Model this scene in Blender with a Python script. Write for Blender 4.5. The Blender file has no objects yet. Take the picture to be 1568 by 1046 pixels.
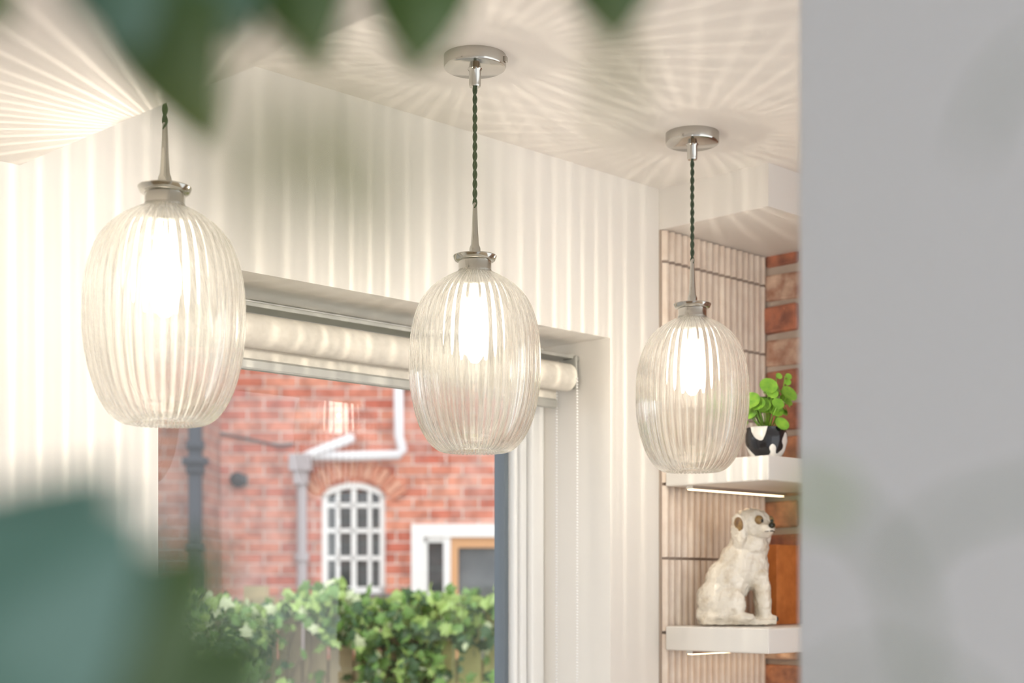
import bpy, bmesh, math, random
from math import sin, cos, pi, radians
from mathutils import Vector, Matrix
random.seed(7)
scene = bpy.context.scene
scene.view_settings.view_transform = 'Standard'
scene.view_settings.look = 'None'
scene.view_settings.exposure = 0.0

# ------------------------------------------------------------ frame of reference
CAMZ = 1.6
F = Vector((0.711, 0.703, 0)); F.normalize()
R = Vector((F.y, -F.x, 0))
YAW = math.atan2(R.y, R.x)
def P(px, py, d):
    s = (px-784)/2250; h = (897-py)/2250
    return F*d + R*(s*d) + Vector((0, 0, CAMZ + h*d))

# ------------------------------------------------------------ helpers
def link(o, parent=None):
    scene.collection.objects.link(o)
    if parent: o.parent = parent
    return o
def empty(name, loc=(0,0,0), rz=0):
    e = bpy.data.objects.new(name, None); e.location = loc; e.rotation_euler = (0,0,rz)
    e.empty_display_size = .05
    return link(e)
def mesh(name, verts, faces, mats, parent=None, smooth=False, fm=None, loc=(0,0,0), rot=(0,0,0)):
    me = bpy.data.meshes.new(name)
    me.from_pydata([tuple(v) for v in verts], [], faces)
    if not isinstance(mats, (list, tuple)): mats = [mats]
    for m in mats: me.materials.append(m)
    if fm:
        for p, i in zip(me.polygons, fm): p.material_index = i
    if smooth:
        for p in me.polygons: p.use_smooth = True
    me.update()
    o = bpy.data.objects.new(name, me); o.location = loc; o.rotation_euler = rot
    return link(o, parent)
class B:
    """accumulating mesh builder"""
    def __init__(s): s.v=[]; s.f=[]; s.m=[]
    def add(s, vs, fs, mi=0):
        o=len(s.v); s.v += [tuple(v) for v in vs]; s.f += [tuple(i+o for i in f) for f in fs]; s.m += [mi]*len(fs)
    def box(s, x0,x1,y0,y1,z0,z1, mi=0, M=None):
        vs=[Vector(c) for c in [(x0,y0,z0),(x1,y0,z0),(x1,y1,z0),(x0,y1,z0),(x0,y0,z1),(x1,y0,z1),(x1,y1,z1),(x0,y1,z1)]]
        if M is not None: vs=[M@v for v in vs]
        s.add(vs, [(0,3,2,1),(4,5,6,7),(0,1,5,4),(1,2,6,5),(2,3,7,6),(3,0,4,7)], mi)
    def lathe(s, prof, n=48, mi=0, c=(0,0,0), cap0=False, cap1=False):
        vs=[]; fs=[]
        for r,z in prof:
            for i in range(n):
                a=2*pi*i/n; vs.append((c[0]+r*cos(a), c[1]+r*sin(a), c[2]+z))
        for j in range(len(prof)-1):
            for i in range(n):
                k=(i+1)%n; fs.append((j*n+i, j*n+k, (j+1)*n+k, (j+1)*n+i))
        if cap0: fs.append(tuple(reversed(range(n))))
        if cap1: fs.append(tuple((len(prof)-1)*n+i for i in range(n)))
        s.add(vs, fs, mi)
    def tube(s, pts, r, n=8, mi=0, r1=None):
        pts=[Vector(p) for p in pts]; vs=[]; fs=[]
        L=len(pts); prev=None
        for j,p in enumerate(pts):
            t=(pts[min(j+1,L-1)]-pts[max(j-1,0)]).normalized()
            if prev is None:
                a=Vector((0,0,1)) if abs(t.z)<.9 else Vector((1,0,0))
                u=t.cross(a).normalized()
            else:
                u=(prev-t*prev.dot(t)).normalized()
            prev=u; w=t.cross(u)
            rr=r if r1 is None else r+(r1-r)*j/(L-1)
            for i in range(n):
                a=2*pi*i/n; vs.append(p+u*rr*cos(a)+w*rr*sin(a))
        for j in range(L-1):
            for i in range(n):
                k=(i+1)%n; fs.append((j*n+i,j*n+k,(j+1)*n+k,(j+1)*n+i))
        fs.append(tuple(reversed(range(n)))); fs.append(tuple((L-1)*n+i for i in range(n)))
        s.add(vs,fs,mi)
    def ell(s, c, r, M=None, nu=20, nv=12, mi=0):
        vs=[]; fs=[]
        for j in range(nv+1):
            ph=pi*j/nv
            for i in range(nu):
                a=2*pi*i/nu
                v=Vector((r[0]*sin(ph)*cos(a), r[1]*sin(ph)*sin(a), r[2]*cos(ph)))
                if M is not None: v=M@v
                vs.append(v+Vector(c))
        for j in range(nv):
            for i in range(nu):
                k=(i+1)%nu; fs.append((j*nu+i,(j+1)*nu+i,(j+1)*nu+k,j*nu+k))
        s.add(vs,fs,mi)
    def obj(s, name, mats, parent=None, smooth=False, **k):
        return mesh(name, s.v, s.f, mats, parent, smooth, s.m, **k)
def bevel(o, w=.003, seg=2):
    m=o.modifiers.new('bev','BEVEL'); m.width=w; m.segments=seg; m.limit_method='ANGLE'
    return o
def autosm(o, ang=35):
    for p in o.data.polygons: p.use_smooth=True
    try:
        o.data.set_sharp_from_angle(angle=radians(ang))
    except Exception: pass
    return o

# ------------------------------------------------------------ materials
def mat(name, col, rough=.5, metal=0, spec=.5, noise=None, bump=0, bscale=50, coat=0):
    m=bpy.data.materials.new(name); m.use_nodes=True
    nt=m.node_tree; b=nt.nodes['Principled BSDF']
    b.inputs['Base Color'].default_value=(*col,1); b.inputs['Roughness'].default_value=rough
    b.inputs['Metallic'].default_value=metal; b.inputs['Specular IOR Level'].default_value=spec
    b.inputs['Coat Weight'].default_value=coat
    tc=nt.nodes.new('ShaderNodeTexCoord')
    if noise:
        n=nt.nodes.new('ShaderNodeTexNoise'); n.inputs['Scale'].default_value=noise[0]; n.inputs['Detail'].default_value=4
        r=nt.nodes.new('ShaderNodeValToRGB'); r.color_ramp.elements[0].color=(*noise[1],1); r.color_ramp.elements[1].color=(*col,1)
        r.color_ramp.elements[0].position=noise[2] if len(noise)>2 else .3; r.color_ramp.elements[1].position=noise[3] if len(noise)>3 else .7
        nt.links.new(tc.outputs['Object'], n.inputs['Vector']); nt.links.new(n.outputs['Fac'], r.inputs['Fac']); nt.links.new(r.outputs['Color'], b.inputs['Base Color'])
    if bump:
        n=nt.nodes.new('ShaderNodeTexNoise'); n.inputs['Scale'].default_value=bscale; n.inputs['Detail'].default_value=5
        bp=nt.nodes.new('ShaderNodeBump'); bp.inputs['Strength'].default_value=bump; bp.inputs['Distance'].default_value=.005
        nt.links.new(tc.outputs['Object'], n.inputs['Vector']); nt.links.new(n.outputs['Fac'], bp.inputs['Height']); nt.links.new(bp.outputs['Normal'], b.inputs['Normal'])
    return m
def emis(name, col, st, transp=False):
    m=bpy.data.materials.new(name); m.use_nodes=True; nt=m.node_tree; nt.nodes.clear()
    o=nt.nodes.new('ShaderNodeOutputMaterial'); e=nt.nodes.new('ShaderNodeEmission')
    e.inputs['Color'].default_value=(*col,1); e.inputs['Strength'].default_value=st
    if transp:
        t=nt.nodes.new('ShaderNodeBsdfTransparent'); a=nt.nodes.new('ShaderNodeAddShader')
        nt.links.new(t.outputs[0],a.inputs[0]); nt.links.new(e.outputs[0],a.inputs[1]); nt.links.new(a.outputs[0],o.inputs[0])
    else: nt.links.new(e.outputs[0],o.inputs[0])
    return m
def brickmat(name, axis, c1, c2, mortar, pale=None, bw=.225, rh=.075, ms=.010):
    m=bpy.data.materials.new(name); m.use_nodes=True; nt=m.node_tree; N=nt.nodes.new; L=nt.links.new
    b=nt.nodes['Principled BSDF']; b.inputs['Roughness'].default_value=.85
    tc=N('ShaderNodeTexCoord'); sp=N('ShaderNodeSeparateXYZ'); cb=N('ShaderNodeCombineXYZ')
    L(tc.outputs['Object'],sp.inputs[0]); L(sp.outputs[axis],cb.inputs[0]); L(sp.outputs['Z'],cb.inputs[1])
    br=N('ShaderNodeTexBrick'); br.inputs['Scale'].default_value=1; br.inputs['Brick Width'].default_value=bw; br.inputs['Row Height'].default_value=rh
    br.inputs['Mortar Size'].default_value=ms*.5; br.inputs['Mortar Smooth'].default_value=.3; br.inputs['Bias'].default_value=0
    br.inputs['Color1'].default_value=(*c1,1); br.inputs['Color2'].default_value=(*c2,1); br.inputs['Mortar'].default_value=(*mortar,1)
    L(cb.outputs[0],br.inputs['Vector'])
    n=N('ShaderNodeTexNoise'); n.inputs['Scale'].default_value=9; n.inputs['Detail'].default_value=5; L(tc.outputs['Object'],n.inputs['Vector'])
    mx=N('ShaderNodeMix'); mx.data_type='RGBA'; mx.blend_type='MULTIPLY'; mx.inputs['Factor'].default_value=.7
    rp=N('ShaderNodeValToRGB'); rp.color_ramp.elements[0].color=(.45,.40,.40,1); rp.color_ramp.elements[0].position=.32; rp.color_ramp.elements[1].color=(1.15,1.15,1.15,1); rp.color_ramp.elements[1].position=.6
    L(n.outputs['Fac'],rp.inputs['Fac']); L(br.outputs['Color'],mx.inputs['A']); L(rp.outputs['Color'],mx.inputs['B'])
    out=mx.outputs['Result']
    if pale:
        n2=N('ShaderNodeTexNoise'); n2.inputs['Scale'].default_value=1.3; n2.inputs['Detail'].default_value=6; n2.inputs['Roughness'].default_value=.65; L(tc.outputs['Object'],n2.inputs['Vector'])
        r2=N('ShaderNodeValToRGB'); r2.color_ramp.elements[0].position=.50; r2.color_ramp.elements[1].position=.70; r2.color_ramp.elements[1].color=(.6,.6,.6,1)
        L(n2.outputs['Fac'],r2.inputs['Fac'])
        m2=N('ShaderNodeMix'); m2.data_type='RGBA'; m2.inputs['B'].default_value=(*pale,1)
        L(r2.outputs['Color'],m2.inputs['Factor']); L(out,m2.inputs['A']); out=m2.outputs['Result']
    L(out,b.inputs['Base Color'])
    bp=N('ShaderNodeBump'); bp.inputs['Strength'].default_value=.6; bp.inputs['Distance'].default_value=.01; bp.invert=True
    L(br.outputs['Fac'],bp.inputs['Height']); L(bp.outputs['Normal'],b.inputs['Normal'])
    return m

wallm=mat('wall_paint',(.83,.80,.75),.6,spec=.2)
ceilm=mat('ceiling_paint',(.78,.75,.71),.6,spec=.2)
partm=mat('partition_paint',(.79,.85,.93),.7,spec=.2)
white=mat('white_gloss',(.86,.86,.85),.3)
upvc=mat('upvc_white',(.90,.90,.89),.3)
gasket=mat('window_gasket',(.13,.16,.19),.5)
shelfm=mat('shelf_paint',(.86,.84,.80),.4)
floorm=mat('floor_oak',(.50,.36,.23),.45,noise=(6,(.38,.26,.16)))
tilem=mat('glazed_tile',(.80,.70,.60),.22,noise=(25,(.70,.58,.48)),coat=.4)
grout=mat('tile_grout',(.42,.34,.28),.9)
chrome=mat('brushed_nickel',(.50,.485,.45),.14,metal=1)
cordm=mat('fabric_cord',(.05,.075,.045),.8)
blindm=mat('blind_fabric',(.78,.74,.66),.8,noise=(90,(.70,.66,.58)))
metalgrey=mat('hem_bar',(.42,.42,.39),.4,metal=.3)

NRIB=44
def pendant_glass():
    """refracting fluted glass; painted clear stripes imitate caustic streaks, slight scatter imitates bulb glow"""
    m=bpy.data.materials.new('ribbed_glass_painted_caustics'); m.use_nodes=True; nt=m.node_tree; nt.nodes.clear(); N=nt.nodes.new; L=nt.links.new
    def math_(op,a,b_=None):
        n=N('ShaderNodeMath'); n.operation=op
        for i,v in enumerate((a,b_)):
            if v is None: continue
            if isinstance(v,(int,float)): n.inputs[i].default_value=v
            else: L(v,n.inputs[i])
        return n.outputs[0]
    o=N('ShaderNodeOutputMaterial'); g=N('ShaderNodeBsdfGlass'); g.inputs['IOR'].default_value=1.45; g.inputs['Roughness'].default_value=0
    g.inputs['Color'].default_value=(.995,.993,.98,1)
    tc=N('ShaderNodeTexCoord'); sp=N('ShaderNodeSeparateXYZ'); L(tc.outputs['Object'],sp.inputs[0])
    az=math_('ARCTAN2',sp.outputs['Y'],sp.outputs['X'])
    c=math_('COSINE',math_('MULTIPLY',az,NRIB)); c=math_('ADD',math_('MULTIPLY',c,.5),.5)
    c2=math_('COSINE',math_('MULTIPLY',az,NRIB*2)); c2=math_('ADD',math_('MULTIPLY',c2,.5),.5)
    # painted caustics: clear stripe on every crown, a weaker one in every valley
    c=math_('ADD',math_('MULTIPLY',math_('POWER',c,2.6),.62),math_('MULTIPLY',math_('POWER',c2,3.0),.38))
    # noise makes the painted light streaks uneven from rib to rib
    nz=N('ShaderNodeTexNoise'); nz.noise_dimensions='1D'; nz.inputs['Scale'].default_value=7; nz.inputs['Detail'].default_value=2; nz.inputs['Roughness'].default_value=.6; L(az,nz.inputs['W'])
    mr=N('ShaderNodeMapRange'); mr.inputs['From Min'].default_value=.36; mr.inputs['From Max'].default_value=.60; mr.inputs['To Min'].default_value=.45; mr.inputs['To Max'].default_value=1.0; L(nz.outputs['Fac'],mr.inputs['Value'])
    wgt=math_('ADD',math_('MULTIPLY',math_('MULTIPLY',c,mr.outputs[0]),.78),.18)
    t=N('ShaderNodeBsdfTransparent'); t.inputs['Color'].default_value=(1,.998,.985,1)
    mx=N('ShaderNodeMixShader'); L(wgt,mx.inputs[0]); L(g.outputs[0],mx.inputs[1]); L(t.outputs[0],mx.inputs[2])
    tr=N('ShaderNodeBsdfTranslucent'); tr.inputs['Color'].default_value=(1,.98,.95,1)
    df=N('ShaderNodeBsdfDiffuse'); df.inputs['Color'].default_value=(.97,.97,.96,1)
    m3=N('ShaderNodeMixShader'); m3.inputs[0].default_value=.5; L(tr.outputs[0],m3.inputs[1]); L(df.outputs[0],m3.inputs[2])
    sc=math_('SUBTRACT',.014,math_('MULTIPLY',c,.012))
    m2=N('ShaderNodeMixShader'); L(sc,m2.inputs[0]); L(mx.outputs[0],m2.inputs[1]); L(m3.outputs[0],m2.inputs[2]); L(m2.outputs[0],o.inputs[0])
    return m
def pane_glass(name='window_glass', ior=1.75):
    m=bpy.data.materials.new(name); m.use_nodes=True; nt=m.node_tree; nt.nodes.clear(); N=nt.nodes.new; L=nt.links.new
    o=N('ShaderNodeOutputMaterial'); t=N('ShaderNodeBsdfTransparent'); g=N('ShaderNodeBsdfGlossy'); g.inputs['Roughness'].default_value=0
    fr=N('ShaderNodeFresnel'); fr.inputs['IOR'].default_value=ior
    mx=N('ShaderNodeMixShader'); L(fr.outputs[0],mx.inputs[0]); L(t.outputs[0],mx.inputs[1]); L(g.outputs[0],mx.inputs[2]); L(mx.outputs[0],o.inputs[0])
    return m
rib=pendant_glass(); pane=pane_glass()
bulbm=emis('bulb_glow',(1,.94,.83),5,True)
ledm=emis('led_glow',(1,.72,.43),6)

# ------------------------------------------------------------ room shell
WY=1.98; CH=CAMZ+.846; LH=CAMZ+.602
XC=2.448; XB=2.83
OX0,OX1,OZ0,OZ1=1.227,2.29,CAMZ-.55,CAMZ+.51
WT=2.27
b=B()
b.box(-3.2,OX0,WY,WT,0,CH+.1); b.box(OX1,3.4,WY,WT,0,CH+.1)
b.box(OX0,OX1,WY,WT,0,OZ0); b.box(OX0,OX1,WY,WT,OZ1,CH+.1)
b.obj('wall_back',wallm)
b=B(); b.box(-3.2,3.4,-2.2,WY,-.1,0); b.obj('floor',floorm)
b=B(); b.box(1.0,3.4,-2.2,WY,CH,CH+.1); b.box(-3.2,1.0,-2.2,WY,LH,CH+.1); b.obj('ceiling',ceilm)
b=B(); b.box(-3.4,-3.2,-2.2,WT,0,CH+.1); b.obj('wall_left_unseen',wallm)  # unseen wall, added to cut the ambient light indoors
b=B(); b.box(XC,XB,1.70,WY,CAMZ+.759,CH); b.obj('trim_beam',ceilm)
# chimney breast in real bricks
b=B(); b.box(XB,3.4,.9,WY,0,CH,0)
rows=int(CH/.075)
for j in range(rows):
    z0=j*.075+.006
    y=WY-.002-(.11 if j%2 else .0)
    segs=[]
    if j%2: segs.append((WY-.105,WY-.004))
    while y>.95:
        segs.append((max(y-.215,.9),y)); y-=.225
    for (a,c) in segs:
        dx=random.uniform(.004,.016); jz=random.uniform(-.003,.003)
        M=Matrix.Translation((0,(a+c)/2,z0+.03))@Matrix.Rotation(random.uniform(-.03,.03),4,'X')@Matrix.Translation((0,-(a+c)/2,-z0-.03))
        b.box(XB-dx,XB+.01,a+random.uniform(0,.006),c-random.uniform(0,.006),z0+jz,z0+.061+jz,random.choice([1,1,2,3]),M)
bo=b.obj('wall_chimney',[mat('lime_mortar',(.50,.42,.35),.95,bump=.6,bscale=60),
    mat('brick_red',(.50,.19,.11),.85,noise=(30,(.20,.09,.07)),bump=.8,bscale=70),
    mat('brick_orange',(.66,.30,.16),.85,noise=(30,(.30,.13,.09)),bump=.8,bscale=70),
    mat('brick_pale',(.70,.52,.40),.85,noise=(30,(.36,.18,.12)),bump=.8,bscale=70)])
bevel(bo,.006,2)
b=B(); b.box(.90,.998,-1.6,.60,0,LH); bevel(b.obj('wall_partition',partm),.004)

# finger tiles (half round, stacked)
b=B(); RH=.158; TW=.0222
b.box(XC,XB,WY-.006,WY-.0005,.9,CAMZ+.759,1)
z=CAMZ+.061-RH*4
while z<CAMZ+.75:
    z1=min(z+RH-.005,CAMZ+.757); n=int((XB-XC)/TW)
    for i in range(n+1):
        x=XC+.002+i*TW; x1=min(x+TW-.003,XB-.001)
        if x1-x<.004: continue
        k=6; vs=[]; fs=[]
        off=random.uniform(0,.0012)
        for q,(zz) in enumerate((z+.001,z1)):
            for a in range(k+1):
                t=a/k; vs.append((x+(x1-x)*t, WY-.006-off-.009*sin(pi*t)**.6, zz))
        for a in range(k): fs.append((a,a+1,k+2+a,k+1+a))
        fs.append(tuple(reversed(range(k+1)))); fs.append(tuple(range(k+1,2*k+2)))
        b.add(vs,fs,0)
    z+=RH
autosm(b.obj('wall_tiles_alcove',[tilem,grout]),50)

alu=mat('alu',(.7,.7,.68),.3,metal=1)
def shelf(top,bot):
    e=empty('floating_shelf',(XC,1.70,CAMZ+bot))
    b=B(); b.box(0,XB-XC-.017,0,.262,0,top-bot); bevel(b.obj('board',shelfm,e),.003)
    b=B(); b.box(.02,XB-XC-.02,.205,.222,-.007,0); b.obj('led_profile',alu,e)
    b=B(); b.box(.022,XB-XC-.022,.207,.220,-.0085,-.007); b.obj('led_diffuser',ledm,e)
SH1=.262; SH2=-.085; SH3=-.50
shelf(SH1,.2115); shelf(SH2,-.136); shelf(SH3,-.55)

# ------------------------------------------------------------ window
w=empty('window_1',(0,0,0))
def ring(b,x0,x1,z0,z1,t,y0,y1,mi=0):
    b.box(x0,x1,y0,y1,z0,z0+t,mi); b.box(x0,x1,y0,y1,z1-t,z1,mi)
    b.box(x0,x0+t,y0,y1,z0+t,z1-t,mi); b.box(x1-t,x1,y0,y1,z0+t,z1-t,mi)
b=B(); ring(b,OX0+.001,OX1-.001,OZ0+.001,OZ1-.001,.038,2.165,2.262); bevel(b.obj('outer_frame',upvc,w),.004)
b=B(); ring(b,OX0+.041,OX1-.041,OZ0+.041,OZ1-.041,.018,2.178,2.25); bevel(b.obj('sash_frame',upvc,w),.004)
b=B(); ring(b,OX0+.059,OX1-.059,OZ0+.059,OZ1-.059,.012,2.186,2.24); bevel(b.obj('glazing_bead',upvc,w),.004)
b=B(); ring(b,OX0+.071,OX1-.071,OZ0+.071,OZ1-.071,.012,2.205,2.235); b.obj('gasket_seal',gasket,w)
b=B(); b.add([(OX0+.08,2.22,OZ0+.08),(OX1-.08,2.22,OZ0+.08),(OX1-.08,2.22,OZ1-.08),(OX0+.08,2.22,OZ1-.08)],[(0,1,2,3)]); b.obj('glass_pane',pane,w)
b=B(); b.box(OX0-.03,OX1+.03,WY-.03,2.165,OZ0,OZ0+.025); bevel(b.obj('trim_window_sill',white),.006)

# roller blind
rb=empty('roller_blind',(0,0,0))
b=B(); n=40; vs=[]; fs=[]
cy,cz,rr=2.075,CAMZ+.435,.029
x0,x1=OX0+.025,OX1-.028
prof=[(cy+rr*cos(2*pi*i/n),cz+rr*sin(2*pi*i/n)) for i in range(n)]
for x in (x0,x1):
    vs+=[(x,y,z) for y,z in prof]
for i in range(n): fs.append((i,(i+1)%n,n+(i+1)%n,n+i))
fs.append(tuple(range(n))); fs.append(tuple(range(n,2*n)))
b.add(vs,fs); autosm(b.obj('fabric_roll',blindm,rb))
b=B(); b.box(x0+.005,x1-.005,cy+rr-.0025,cy+rr-.0005,CAMZ+.385,cz); b.obj('fabric_drop',blindm,rb)
b=B(); b.box(x0+.005,x1-.005,cy+rr-.008,cy+rr+.005,CAMZ+.372,CAMZ+.392); bevel(b.obj('hem_bar',metalgrey,rb),.004)
b=B(); b.box(x0,x1+.01,cy-.012,cy+.04,CAMZ+.474,CAMZ+.482); bevel(b.obj('mounting_rail',metalgrey,rb),.002)
b=B()
for xa in (OX0+.002,OX1-.022):
    b.box(xa,xa+.006,cy-.02,cy+.03,cz-.025,CAMZ+.48)
    b.box(xa,xa+.02,cy-.012,cy+.02,CAMZ+.47,CAMZ+.482)
bevel(b.obj('bracket',metalgrey,rb),.003)
b=B()
for i in range(150):
    b.ell((OX1-.03,cy-.03,cz-.005-i*.0062),(.0022,.0022,.0022),nu=6,nv=4)
for i in range(150):
    b.ell((OX1-.03,cy+.028,cz-.005-i*.0062),(.0022,.0022,.0022),nu=6,nv=4)
b.obj('bead_chain',white,rb,smooth=True)

# ------------------------------------------------------------ pendant lamps
GP=[(.040,.008),(.043,.002),(.050,.000),(.062,.005),(.075,.018),(.0865,.038),(.095,.062),(.101,.090),(.1045,.118),(.105,.145),(.104,.172),(.1005,.198),(.0945,.221),(.085,.242),(.071,.2595),(.055,.2725),(.039,.282),(.029,.287),(.0255,.292)]
def interp(prof,t):
    x=t*(len(prof)-1); i=min(int(x),len(prof)-2); f=x-i
    def cr(k):
        p0=prof[max(i-1,0)][k];p1=prof[i][k];p2=prof[i+1][k];p3=prof[min(i+2,len(prof)-1)][k]
        return .5*((2*p1)+(-p0+p2)*f+(2*p0-5*p1+4*p2-p3)*f*f+(-p0+3*p1-3*p2+p3)*f**3)
    return cr(0),cr(1)
def glass_mesh():
    """closed solid: ribbed outside, smooth inside"""
    NR=NRIB; per=12; n=NR*per; rowsn=72; vs=[]; fs=[]
    pr=[interp(GP,j/rowsn) for j in range(rowsn+1)]
    th=.0034
    nr=[]
    for j in range(rowsn+1):
        a=pr[max(j-1,0)]; c=pr[min(j+1,rowsn)]
        tx,tz=c[0]-a[0],c[1]-a[1]; l=math.hypot(tx,tz); nr.append((tz/l,-tx/l))
    for j in range(rowsn+1):
        r,z=pr[j]
        amp=.00095*min(1,max(0,(r-.02)/.05))
        for i in range(n):
            a=2*pi*i/n; q=amp*cos(NR*a)
            rr_=r+nr[j][0]*q; zz=z+nr[j][1]*q
            vs.append((rr_*cos(a),rr_*sin(a),zz))
    for j in range(rowsn+1):
        r,z=pr[j]; rr_=r-nr[j][0]*th; zz=z-nr[j][1]*th
        for i in range(n):
            a=2*pi*i/n; vs.append((rr_*cos(a),rr_*sin(a),zz))
    O=(rowsn+1)*n
    for j in range(rowsn):
        for i in range(n):
            k=(i+1)%n
            fs.append((j*n+i,j*n+k,(j+1)*n+k,(j+1)*n+i))
            fs.append((O+j*n+i,O+(j+1)*n+i,O+(j+1)*n+k,O+j*n+k))
    for i in range(n):
        k=(i+1)%n
        fs.append((i,O+i,O+k,k)); fs.append((rowsn*n+i,rowsn*n+k,O+rowsn*n+k,O+rowsn*n+i))
    me=bpy.data.meshes.new('glass_shade'); me.from_pydata(vs,[],fs); me.materials.append(rib)
    for p in me.polygons: p.use_smooth=True
    return me
GM=glass_mesh()
holderm=mat('holder_white',(.75,.72,.66),.4)
def lamp(X,Y,rz):
    e=empty('pendant_lamp',(X,Y,CAMZ),rz)
    g=bpy.data.objects.new('glass_shade',GM); g.location=(0,0,.214); link(g,e)
    b=B(); b.lathe([(.001,.8255),(.046,.8255),(.049,.827),(.050,.830),(.050,.846)],64)
    b.lathe([(.0085,.797),(.0095,.800),(.0095,.822),(.012,.8256)],24,cap0=True)
    b.box(-.004,.004,-.0535,-.049,.832,.840)
    autosm(b.obj('ceiling_canopy',chrome,e))
    b=B(); z0,z1=.603,.802
    for ph in (0,pi):
        pts=[]
        for i in range(101):
            z=z0+(z1-z0)*i/100; a=ph+2*pi*(z-z0)/.030
            pts.append((.0019*cos(a),.0019*sin(a),z))
        b.tube(pts,.0021,8)
    b.obj('twisted_flex',cordm,e,smooth=True)
    b=B(); b.lathe([(.0028,.612),(.0034,.610),(.0036,.605),(.0052,.565),(.0066,.545),(.0085,.5405),(.009,.538),(.009,.529),(.012,.5275)],32,cap0=True)
    b.lathe([(.010,.5275),(.027,.5268),(.031,.5245),(.0345,.5275),(.0352,.5262),(.0325,.520),(.030,.5185),(.0265,.518),(.0262,.498),(.0272,.4965),(.0268,.494),(.0258,.494),(.0258,.515),(.005,.516)],64)
    autosm(b.obj('lamp_cap',chrome,e),40)
    b=B(); b.lathe([(.0,.515),(.0175,.514),(.019,.490),(.019,.463),(.016,.458),(.0,.457)],32); autosm(b.obj('bulb_holder',holderm,e))
    b=B(); b.lathe([(.0132,.458),(.0145,.449),(.018,.438),(.0215,.422),(.0225,.405),(.0215,.386),(.017,.371),(.009,.363),(.0005,.361)],32); b.obj('light_bulb',bulbm,e,smooth=True)
    l=bpy.data.lights.new('bulb_light','POINT'); l.energy=5.2; l.color=(1,.90,.77); l.shadow_soft_size=.002
    lo=bpy.data.objects.new('bulb_light',l); lo.location=(0,0,.405); link(lo,e)
lamp(1.059,1.693,.1); lamp(1.628,1.693,.5); lamp(2.192,1.693,1.1)

# ------------------------------------------------------------ ornament dog on the shelf
dog=empty('china_spaniel_figurine',P(1127,962,3.128),YAW)
dog.location.z=CAMZ+SH2+.0005
def rotM(ax,deg): return Matrix.Rotation(radians(deg),3,ax)
b=B()
# local: x = forward (dog's chest), y = away from the viewer, z up
b.box(-.078,.080,-.040,.040,.0025,.014)
b.ell((.0,.0,.0125),(.084,.044,.009))
b.ell((-.040,0,.054),(.045,.047,.050))                 # haunches
b.ell((-.022,-.034,.044),(.038,.018,.040),rotM('Y',20)) # near thigh
b.ell((-.022,.034,.044),(.038,.018,.040),rotM('Y',20))
b.ell((.006,-.038,.018),(.030,.013,.012)); b.ell((.006,.038,.018),(.030,.013,.012))
b.ell((-.018,0,.092),(.049,.042,.058),rotM('Y',25))
b.ell((.010,0,.130),(.048,.040,.060),rotM('Y',20))      # trunk
b.ell((.038,0,.124),(.032,.034,.050))                   # chest
b.ell((.028,0,.170),(.043,.038,.036),rotM('Y',8))      # neck
for s in (-1,1):
    b.tube([(.046,s*.018,.115),(.055,s*.019,.075),(.057,s*.019,.040),(.058,s*.019,.016)],.019,12,r1=.0135)
    b.ell((.067,s*.019,.016),(.018,.013,.010))
b.tube([(-.072,.0,.034),(-.078,-.012,.020),(-.062,-.036,.020),(-.034,-.048,.020)],.012,10,r1=.007)
# head, turned half towards the viewer
HM=Matrix.Rotation(radians(-50),3,'Z')
hc=Vector((.035,-.006,.215))
b.ell(hc,(.041,.041,.034),HM)
b.ell(hc+Vector((-.002,0,.016)),(.033,.037,.019),HM)
b.ell(hc+HM@Vector((.034,0,-.010)),(.020,.023,.017),HM)  # muzzle
b.ell(hc+HM@Vector((.030,0,-.022)),(.015,.016,.009),HM)
for s in (-1,1):
    b.ell(hc+HM@Vector((-.004,s*.041,-.016)),(.019,.011,.040),HM@rotM('X',s*-6)) # ears
o=b.obj('spaniel_body',mat('cream_glaze',(.84,.79,.69),.15,noise=(34,(.60,.51,.38),.25,.5),bump=.4,bscale=85,coat=.6),dog,smooth=True)
m=o.modifiers.new('rm','REMESH'); m.mode='VOXEL'; m.voxel_size=.0022; m.use_smooth_shade=True
m=o.modifiers.new('sm','SMOOTH'); m.iterations=4; m.factor=.5
tx=bpy.data.textures.new('curls','CLOUDS'); tx.noise_scale=.012
m=o.modifiers.new('dp','DISPLACE'); m.texture=tx; m.strength=.006; m.mid_level=.55
dark=mat('black_paint',(.02,.018,.015),.2); brown=mat('rust_paint',(.45,.28,.10),.3,noise=(60,(.14,.08,.04)))
b=B(); b.ell(hc+HM@Vector((.052,0,-.003)),(.0055,.009,.0065),HM,mi=0)
for s in (-1,1):
    b.ell(hc+HM@Vector((.0350,s*.016,.007)),(.0060,.0058,.0058),HM,mi=0)
    b.ell(hc+HM@Vector((.0318,s*.0175,.008)),(.0080,.0105,.0105),HM,mi=1)
    b.ell(hc+HM@Vector((.002,s*.0480,-.002)),(.012,.0062,.017),HM@rotM('X',s*-8),mi=1)
    for k in (-1,0,1):
        b.ell((.0835,s*.019+k*.006,.015),(.0024,.0016,.005),mi=0)
b.tube([hc+HM@Vector((.045,-.016,-.016)),hc+HM@Vector((.0545,0,-.015)),hc+HM@Vector((.045,.016,-.016))],.0014,6,mi=0)
b.obj('painted_face',[dark,brown],dog,smooth=True)

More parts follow.
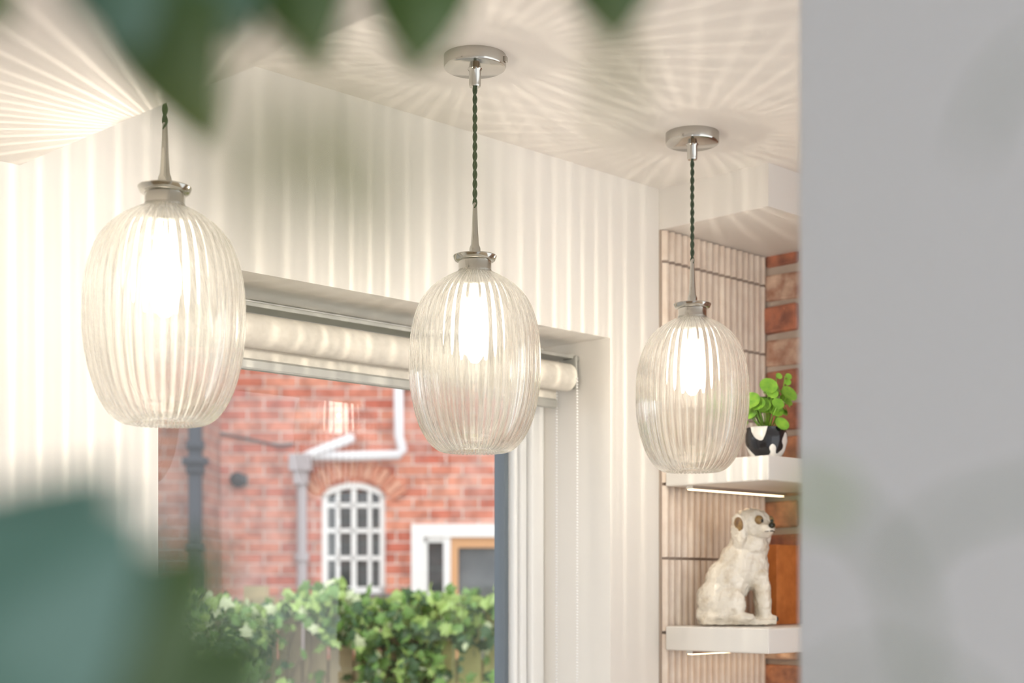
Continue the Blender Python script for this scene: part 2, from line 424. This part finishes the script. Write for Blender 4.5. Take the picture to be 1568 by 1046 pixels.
# orange book beside it
bk=empty('hardback_book',(2.735,1.86,CAMZ+SH2+.0008),0)
b=B(); b.box(-.045,.045,-.016,-.0125,0,.175,0); b.box(-.045,.045,.0125,.016,0,.175,0); b.box(-.048,-.044,-.016,.016,0,.175,0); b.box(-.044,.041,-.0125,.0125,.004,.171,1)
bevel(b.obj('cover_and_pages',[mat('orange_cloth',(.66,.22,.05),.6,noise=(40,(.50,.15,.03))),mat('paper',(.8,.75,.62),.8)],bk),.0015)

# plant pot on the upper shelf
pp=empty('potted_pilea',(2.515,1.752,CAMZ+SH1),0)
potm=bpy.data.materials.new('black_white_glaze'); potm.use_nodes=True; nt=potm.node_tree; bb=nt.nodes['Principled BSDF']; bb.inputs['Roughness'].default_value=.15
tc=nt.nodes.new('ShaderNodeTexCoord'); nz=nt.nodes.new('ShaderNodeTexNoise'); nz.inputs['Scale'].default_value=22; nz.inputs['Detail'].default_value=1
cr=nt.nodes.new('ShaderNodeValToRGB'); cr.color_ramp.interpolation='CONSTANT'; cr.color_ramp.elements[0].color=(.012,.012,.015,1); cr.color_ramp.elements[1].position=.49; cr.color_ramp.elements[1].color=(.8,.78,.74,1)
nt.links.new(tc.outputs['Object'],nz.inputs['Vector']); nt.links.new(nz.outputs['Fac'],cr.inputs['Fac']); nt.links.new(cr.outputs['Color'],bb.inputs['Base Color'])
b=B(); b.lathe([(.001,0),(.028,0),(.031,.003),(.038,.015),(.043,.034),(.043,.048),(.040,.058),(.041,.062),(.038,.063),(.036,.056),(.001,.054)],40)
autosm(b.obj('glazed_pot',potm,pp),50)
leafg=mat('pilea_leaf',(.26,.50,.05),.35,noise=(60,(.12,.30,.03)))
b=B()
def disc(b,c,nrm,r,mi=0):
    nrm=Vector(nrm).normalized(); u=nrm.cross(Vector((.3,.2,1))).normalized(); w_=nrm.cross(u)
    vs=[Vector(c)-nrm*r*.12]; n=14
    for rr_,dz in ((.5,-.06),(1,.0)):
        for i in range(n):
            a=2*pi*i/n; vs.append(Vector(c)+(u*cos(a)+w_*sin(a))*r*rr_+nrm*r*dz)
    fs=[(0,1+i,1+(i+1)%n) for i in range(n)]+[(1+i,1+n+i,1+n+(i+1)%n,1+(i+1)%n) for i in range(n)]
    b.add(vs,fs,mi)
for i in range(30):
    a=i*2.4; rad=random.uniform(.012,.054); z=.085+random.uniform(0,.05)-rad*.45+.012*(i%3)
    tip=Vector((rad*cos(a),rad*sin(a),z))
    b.tube([(0.3*tip.x*.5,0.3*tip.y*.5,.054),(tip.x*.6,tip.y*.6,z*.8),tip],.0011,5)
    disc(b,tip,(cos(a)*.8-.5,sin(a)*.8-.5,.8),random.uniform(.013,.021))
for (dx,dy) in ((.012,-.01),(.02,-.02)):
    pts=[Vector((dx*.5,dy*.5,.055)),Vector((dx,dy,.10)),Vector((dx*1.5,dy*1.3,.17))]
    b.tube(pts,.0012,5)
    for t in range(7):
        disc(b,pts[1].lerp(pts[2],t/6)+Vector((random.uniform(-.014,.014),random.uniform(-.014,.014),0)),(random.uniform(-1,1),-1,.5),.0075)
b.obj('pilea_leaves',leafg,pp,smooth=True)

# ------------------------------------------------------------ exterior
b=B(); b.box(-30,40,2.28,45,-.05,0); b.obj('ground',mat('paving',(.42,.40,.37),.9,noise=(3,(.32,.31,.28))))
H=empty('brick_house',(F.x*10,F.y*10,CAMZ),YAW)
K=10/2250
def U(px): return (px-784)*K
def V(py): return (897-py)*K
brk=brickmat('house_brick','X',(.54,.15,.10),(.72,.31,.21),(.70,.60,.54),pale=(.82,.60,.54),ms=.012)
brkd=brickmat('wing_brick_shaded','X',(.32,.15,.11),(.42,.22,.16),(.40,.34,.31))  # shade on the wing is put into these darker brick colours
b=B()
us=[-7,U(492),U(590),U(630),U(850),6]
def rect(x0,x1,z0,z1,y=0): b.add([(x0,y,z0),(x1,y,z0),(x1,y,z1),(x0,y,z1)],[(0,1,2,3)])
BOT=-CAMZ; TOP=4.2
rect(-7,us[1],BOT,TOP); rect(us[2],us[3],BOT,TOP); rect(us[4],6,BOT,TOP)
rect(us[3],us[4],V(802),TOP); rect(us[1],us[2],BOT,V(908))
xa,xb=us[1],us[2]; spring=V(757); apex=V(737); n=16
arch=[(xa+(xb-xa)*i/n, spring+(apex-spring)*sin(pi*i/n)**.7) for i in range(n+1)]
for i in range(n):
    (x0,z0),(x1,z1)=arch[i],arch[i+1]
    b.add([(x0,0,z0),(x1,0,z1),(x1,0,TOP),(x0,0,TOP)],[(0,1,2,3)])
    b.add([(x0,0,z0),(x1,0,z1),(x1,.1,z1),(x0,.1,z0)],[(0,1,2,3)])
for x in (xa,xb): b.add([(x,0,V(908)),(x,.1,V(908)),(x,.1,spring),(x,0,spring)],[(0,1,2,3)])
for x in (us[3],us[4]): b.add([(x,0,BOT),(x,.1,BOT),(x,.1,V(802)),(x,0,V(802))],[(0,1,2,3)])
b.add([(us[3],0,V(802)),(us[4],0,V(802)),(us[4],.1,V(802)),(us[3],.1,V(802))],[(0,1,2,3)])
b.box(-7,6,.12,.3,BOT,TOP)
b.obj('facade',brk,H)
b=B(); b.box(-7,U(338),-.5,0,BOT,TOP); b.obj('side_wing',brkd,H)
b=B(); cx=(xa+xb)/2; cz2=spring-.18; 
for i in range(15):
    a=radians(148-i*(116/14)); r0,r1=.30,.42
    M=Matrix.Translation((cx,0,cz2))@Matrix.Rotation(-(a-pi/2),4,'Y')
    b.box(-.022,.022,-.012,.02,r0,r1,i%2,M)
b.obj('arch_voussoirs',[mat('arch_brick',(.68,.30,.20),.8,noise=(8,(.56,.24,.16))),mat('arch_brick_light',(.78,.44,.32),.8,noise=(8,(.62,.30,.20)))],H)
wh=mat('painted_timber',(.90,.90,.88),.4); dgl=mat('dark_pane',(.14,.16,.17),.05,spec=1,noise=(3,(.03,.04,.05)))
b=B()
b.box(xa,xa+.04,.02,.08,V(908),spring); b.box(xb-.04,xb,.02,.08,V(908),spring); b.box(xa,xb,.02,.08,V(908),V(898))
for i in range(n):
    (x0,z0),(x1,z1)=arch[i],arch[i+1]
    b.add([(x0,.02,z0-.045),(x1,.02,z1-.045),(x1,.02,z1),(x0,.02,z0)],[(0,1,2,3)])
    b.add([(x0,.02,z0-.045),(x1,.02,z1-.045),(x1,.08,z1-.045),(x0,.08,z0-.045)],[(0,1,2,3)])
for t in (1,2,3):
    x=xa+(xb-xa)*t/4; wd=.013 if t!=2 else .018; b.box(x-wd,x+wd,.03,.07,V(898),apex-.03)
for y in (773,812,854): b.box(xa,xb,.03,.07,V(y)-.015,V(y)+.015)
b.obj('arched_window_frame',wh,H)
b=B(); b.box(xa,xb,.085,.095,V(908),spring+.02); b.box(us[3],us[4],.085,.095,BOT,V(802)); b.obj('window_panes',dgl,H)
b=B(); b.box(xa-.04,xb+.04,-.05,.03,V(916),V(908)); b.obj('stone_sill',mat('dark_sill',(.2,.18,.17),.7),H)
b=B()
x0,x1=us[3],us[4]
b.box(x0,x1,-.02,.06,V(822),V(802)); b.box(x0,x0+.085,-.02,.06,BOT,V(822)); b.box(x1-.085,x1,-.02,.06,BOT,V(822))
b.box(U(679),U(690),-.01,.06,BOT,V(822)); b.box(x0,U(680),0,.06,V(915),V(908)); b.box(x0+.08,U(679),0,.05,V(830),V(822))
b.box(x0+.085,x0+.11,.0,.05,BOT,V(822))
b.obj('door_surround',wh,H)
b=B(); wx0,wx1=U(690),x1-.085
b.box(wx0,wx1,.01,.06,V(838),V(822)); b.box(wx0,wx0+.05,.01,.06,BOT,V(838)); b.box(wx1-.05,wx1,.01,.06,BOT,V(838))
b.box(wx0,wx1,.01,.06,BOT,BOT+.7)
b.obj('timber_door',mat('orange_timber',(.70,.38,.18),.5),H)
def rpipe(b,pts,r,mi=0): b.tube(pts,r,12,mi)
b=B()
rpipe(b,[(U(327),-.58,V(1000)),(U(327),-.58,V(650))],.044); 
for y in (700,735,850): b.tube([(U(327),-.58,V(y)),(U(327),-.58,V(y-12))],.060,12)
b.tube([(U(327),-.58,V(722)),(U(327),-.58,V(712))],.085,12)
b.tube([(U(327),-.56,V(655)),(U(300),-.54,V(640)),(U(262),-.54,V(628))],.05,12)
b.obj('cast_iron_downpipe',mat('iron_paint',(.035,.042,.055),.6,spec=.3),H,smooth=True)
b=B(); b.tube([(U(366),-.0,V(735)),(U(366),-.07,V(735))],.05,16); b.tube([(U(372),-.04,V(742)),(U(372),-.04,V(728))],.035,12); b.obj('wall_vent',mat('vent_black',(.04,.045,.05),.5),H,smooth=True)
b=B(); b.box(U(447),U(480),-.14,0,V(722),V(698)); b.box(U(453),U(474),-.12,0,V(742),V(722)); b.tube([(U(464),-.06,V(740)),(U(464),-.06,V(1100))],.034,12)
for y in (858,): b.tube([(U(464),-.06,V(y)),(U(464),-.06,V(y-10))],.05,12)
b.obj('lead_hopper_downpipe',mat('grey_pipe',(.42,.38,.39),.5),H)
b=B()
rpipe(b,[(U(466),-.10,V(704)),(U(480),-.10,V(697)),(U(535),-.09,V(675)),(U(540),-.06,V(672))],.034)
rpipe(b,[(U(480),-.08,V(700)),(U(540),-.08,V(700)),(U(612),-.08,V(698)),(U(618),-.08,V(690)),(U(612),-.08,V(670)),(U(611),-.08,V(540))],.034)
b.obj('white_waste_pipe',mat('pvc_white',(.80,.80,.82),.4),H,smooth=True)
b=B(); b.tube([(U(338),-.02,V(664)),(U(380),-.02,V(672)),(U(430),-.02,V(683)),(U(450),-.02,V(680))],.010,6); b.tube([(U(611),-.02,V(600)),(U(655),-.02,V(590)),(U(655),-.02,V(420))],.008,6); b.obj('wall_cable',mat('cable_dark',(.10,.08,.08),.6),H)
b=B(); b.box(U(200),U(256),-.55,-.5,V(900),V(832),0); b.box(U(205),U(250),-.555,-.55,V(893),V(840),1); b.obj('wing_window',[wh,dgl],H)

# fence with ivy
D=6.0; KF=D/2250
fe=empty('ivy_covered_timber_fence',(F.x*D,F.y*D,0),YAW)
b=B(); x=-4
while x<3.2:
    b.box(x,x+.095,.0,.02,0,CAMZ-.05+random.uniform(-.01,.01),1 if x>-.35 else 0,None); x+=.105
b.box(-4,3.2,.02,.06,.4,.5); b.box(-4,3.2,.02,.06,1.2,1.3)
for x in (-3,-1.1,.75,2.6): b.box(x,x+.09,.02,.11,0,CAMZ+.0)
b.obj('fence_boards',[mat('weathered_board',(.56,.46,.28),.9,noise=(5,(.36,.30,.17))),mat('mossy_board',(.62,.62,.26),.9,noise=(10,(.42,.42,.16)))],fe)
iv=fe
def ivyleaf(b,c,s,mi):
    ang=random.uniform(0,2*pi); tilt=Matrix.Rotation(random.gauss(-.3,.6),3,'X')@Matrix.Rotation(random.gauss(0,.6),3,'Z')@Matrix.Rotation(ang,3,'Y')
    pts=[(0,-.55),(.45,-.45),(.36,-.12),(.62,.12),(.26,.22),(0,.75),(-.26,.22),(-.62,.12),(-.36,-.12),(-.45,-.45)]
    vs=[Vector(c)+tilt@Vector((0,-.1*s,0))]+[Vector(c)+tilt@Vector((p[0]*s,0,p[1]*s)) for p in pts]
    b.add(vs,[(0,1+i,1+(i+1)%10) for i in range(10)],mi)
b=B(); cnt=0
def lump(x): return .045*sin(x*2.3+1)+.035*sin(x*6.1)+.022*sin(x*14.7)
def hang(x): return .12+.14*max(0,sin(x*9.3+.8))+.07*sin(x*23) + (.30 if -.62<x<-.28 else 0) + (.18 if x<-1.0 else 0)
while cnt<8400:
    x=random.uniform(-3.6,2.6); top=-.04+lump(x)
    if x<-1.1: top+=.13*min(1,(-1.1-x)*2.5)
    z=-random.random()**1.2*.9
    h=hang(x)
    dens=1 if -z<h else .07
    if random.random()>dens: continue
    if z>-.03 and random.random()<.4: z+=random.uniform(0,.05)
    cnt+=1
    y=-random.uniform(.02,.24)
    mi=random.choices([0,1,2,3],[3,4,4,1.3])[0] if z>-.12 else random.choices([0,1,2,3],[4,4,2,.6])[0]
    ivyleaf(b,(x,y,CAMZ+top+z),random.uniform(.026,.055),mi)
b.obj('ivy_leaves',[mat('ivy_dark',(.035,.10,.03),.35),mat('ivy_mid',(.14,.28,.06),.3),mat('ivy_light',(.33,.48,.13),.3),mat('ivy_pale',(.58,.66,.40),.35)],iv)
b=B()
for i in range(26):
    x=random.uniform(-3.5,2.5); z=CAMZ-.1+lump(x); pts=[(x,-.03,z)]
    for k in range(5): x+=random.gauss(0,.05); z-=random.uniform(.1,.25); pts.append((x,-.03,max(z,0.01)))
    b.tube(pts,.005,5)
b.obj('ivy_stems',mat('ivy_stem',(.26,.20,.12),.8),iv)

# ------------------------------------------------------------ foreground houseplants
lf1=mat('leaf_deep',(.055,.115,.02),.45,noise=(20,(.035,.08,.02)))
lf2=mat('leaf_blue',(.055,.13,.09),.4,noise=(14,(.045,.11,.07)))
lf3=mat('leaf_olive',(.13,.15,.03),.45)
lf4=mat('leaf_teal',(.10,.22,.19),.35,noise=(8,(.075,.17,.14)))
stemm=mat('plant_stem',(.25,.30,.25),.6)
def leaf(b,base,tip,wid,face,mi=0,bend=.12):
    base=Vector(base); tip=Vector(tip); ax=tip-base; L=ax.length; t=ax.normalized()
    side=t.cross(Vector(face)).normalized(); nrm=side.cross(t).normalized()
    nu,nv=14,6; vs=[]; fs=[]
    for j in range(nu+1):
        v=j/nu; wv=wid*.5*(sin(pi*v**.72))**.85 if 0<v<1 else 0
        for i in range(-nv,nv+1):
            q=i/nv
            vs.append(base+t*L*v+side*wv*q+nrm*(abs(q)*wv*.25-bend*L*sin(pi*v)))
    n=2*nv+1
    for j in range(nu):
        for i in range(n-1): fs.append((j*n+i,j*n+i+1,(j+1)*n+i+1,(j+1)*n+i))
    b.add(vs,fs,mi)
def path(pts,d): return [P(x,y,d) for x,y in pts]
def pxm(n,d): return n*d/2250
tp=empty('trailing_houseplant',(0,0,0))
b=B(); bs=B()
hub=P(420,-420,.42)
TL=[((200,-120),(312,225),200,.34,0),((150,-130),(205,90),170,.30,1),((330,-110),(265,100),200,.34,1),((430,-130),(492,104),165,.36,0),
    ((300,-150),(380,60),190,.36,0),((650,-110),(638,112),165,.38,0),((585,-120),(600,20),100,.38,0),((930,-110),(942,70),145,.38,0),((-70,-80),(20,45),100,.34,0),
    ((935,20),(950,230),50,.20,2),((400,90),(510,470),140,.09,2),((560,110),(680,420),120,.09,2),((300,120),(380,350),70,.10,2)]
for (bx,by),(tx_,ty),wd,d,mi in TL:
    leaf(b,P(bx,by,d),P(tx_,ty,d),pxm(wd,d),F,mi)
    a=P(bx,by,d); 
    if d>.25: bs.tube([a,a.lerp(hub,.5)+Vector((0,0,.02)),hub],.0015,6)
b.obj('trailing_leaves',[lf1,lf2,lf3],tp,smooth=True)
top=Vector((hub.x,hub.y,LH)); bs.tube([hub,top],.003,6)
bs.obj('trailing_stems',stemm,tp,smooth=True)
potc=mat('terracotta',(.55,.26,.15),.8); soil=mat('soil',(.06,.04,.03),.95)
def floorpot(parent,x,y):
    b=B(); b.lathe([(.001,0),(.11,0),(.145,.26),(.155,.262),(.157,.30),(.142,.302),(.138,.27)],40,c=(x,y,0)); b.lathe([(.001,.272),(.139,.27)],40,1,c=(x,y,0))
    autosm(b.obj('floor_pot',[potc,soil],parent),40)
bp_=empty('broad_leaf_houseplant',(0,0,0))
b=B()
leaf(b,P(-260,1180,.22),P(232,780,.22),pxm(470,.22),F,0)
leaf(b,P(-100,1260,.24),P(345,830,.24),pxm(370,.24),F,1)
leaf(b,P(80,1330,.26),P(410,960,.26),pxm(320,.26),F,1)
leaf(b,P(-240,1040,.24),P(200,715,.24),pxm(240,.24),F,0)
b.obj('broad_leaves',[lf4,lf1],bp_,smooth=True)
b=B()
for q in ((-260,1180,.22),(-100,1260,.24),(80,1330,.26),(-240,1040,.24)):
    a=P(*q); g=Vector((-.05,.32,.27)); b.tube([a,a.lerp(g,.3)+Vector((-.01,.02,0)),a.lerp(g,.7)+Vector((-.01,.02,0)),g],.003,6)
b.obj('broad_leaf_stems',stemm,bp_,smooth=True)
floorpot(bp_,-.05,.32)
ws=empty('wiry_houseplant',(0,0,0))
b=B()
d=.20; base=Vector((.36,-.05,.27))
for pts,r,ext in (([(1410,1500),(1415,1100),(1400,960),(1375,870),(1320,800),(1260,765),(1205,745)],.0011,1),
              ([(1385,880),(1410,825),(1470,785),(1620,745)],.0011,0),
              ([(1230,1070),(1300,1020),(1360,1010),(1440,1040),(1500,1080),(1520,1300)],.0010,1),
              ([(1700,900),(1720,300),(1640,60),(1570,90),(1520,150),(1490,230)],.0008,1)):
    pp3=path(pts,d)
    if ext:
        k=0 if pts[0][1]>800 else -1
        if k==-1 or (pts[0][1]>1080 or pts[0][0]==1700): pp3=[base,base.lerp(pp3[0],.6)+Vector((0,0,.02))]+pp3
        else: pp3=[base,base.lerp(pp3[-1],.6)]+pp3[::-1]
    b.tube(pp3,r,8)
b.obj('wiry_stems',stemm,ws,smooth=True)
b=B(); leaf(b,P(1300,775,.2),P(1200,748,.2),pxm(60,.2),F,0); b.obj('wiry_leaf',mat('leaf_bright',(.20,.32,.05),.4),ws,smooth=True)
floorpot(ws,.36,-.05)

# ------------------------------------------------------------ light
wd=bpy.data.worlds.new('World'); scene.world=wd; wd.use_nodes=True
bg=wd.node_tree.nodes['Background']; bg.inputs[0].default_value=(.95,.975,1.0,1); bg.inputs[1].default_value=2.1

# ------------------------------------------------------------ camera
cd=bpy.data.cameras.new('camera'); cam=bpy.data.objects.new('camera',cd); scene.collection.objects.link(cam)
cam.location=(0,0,CAMZ); cam.rotation_euler=(pi/2,0,YAW)
cd.sensor_width=36; cd.lens=36*2250/1568; cd.shift_y=374.3/1568; cd.clip_start=.01; cd.clip_end=200
cd.dof.use_dof=True; cd.dof.focus_distance=2.35; cd.dof.aperture_fstop=cd.lens/1000/.0125
scene.camera=cam
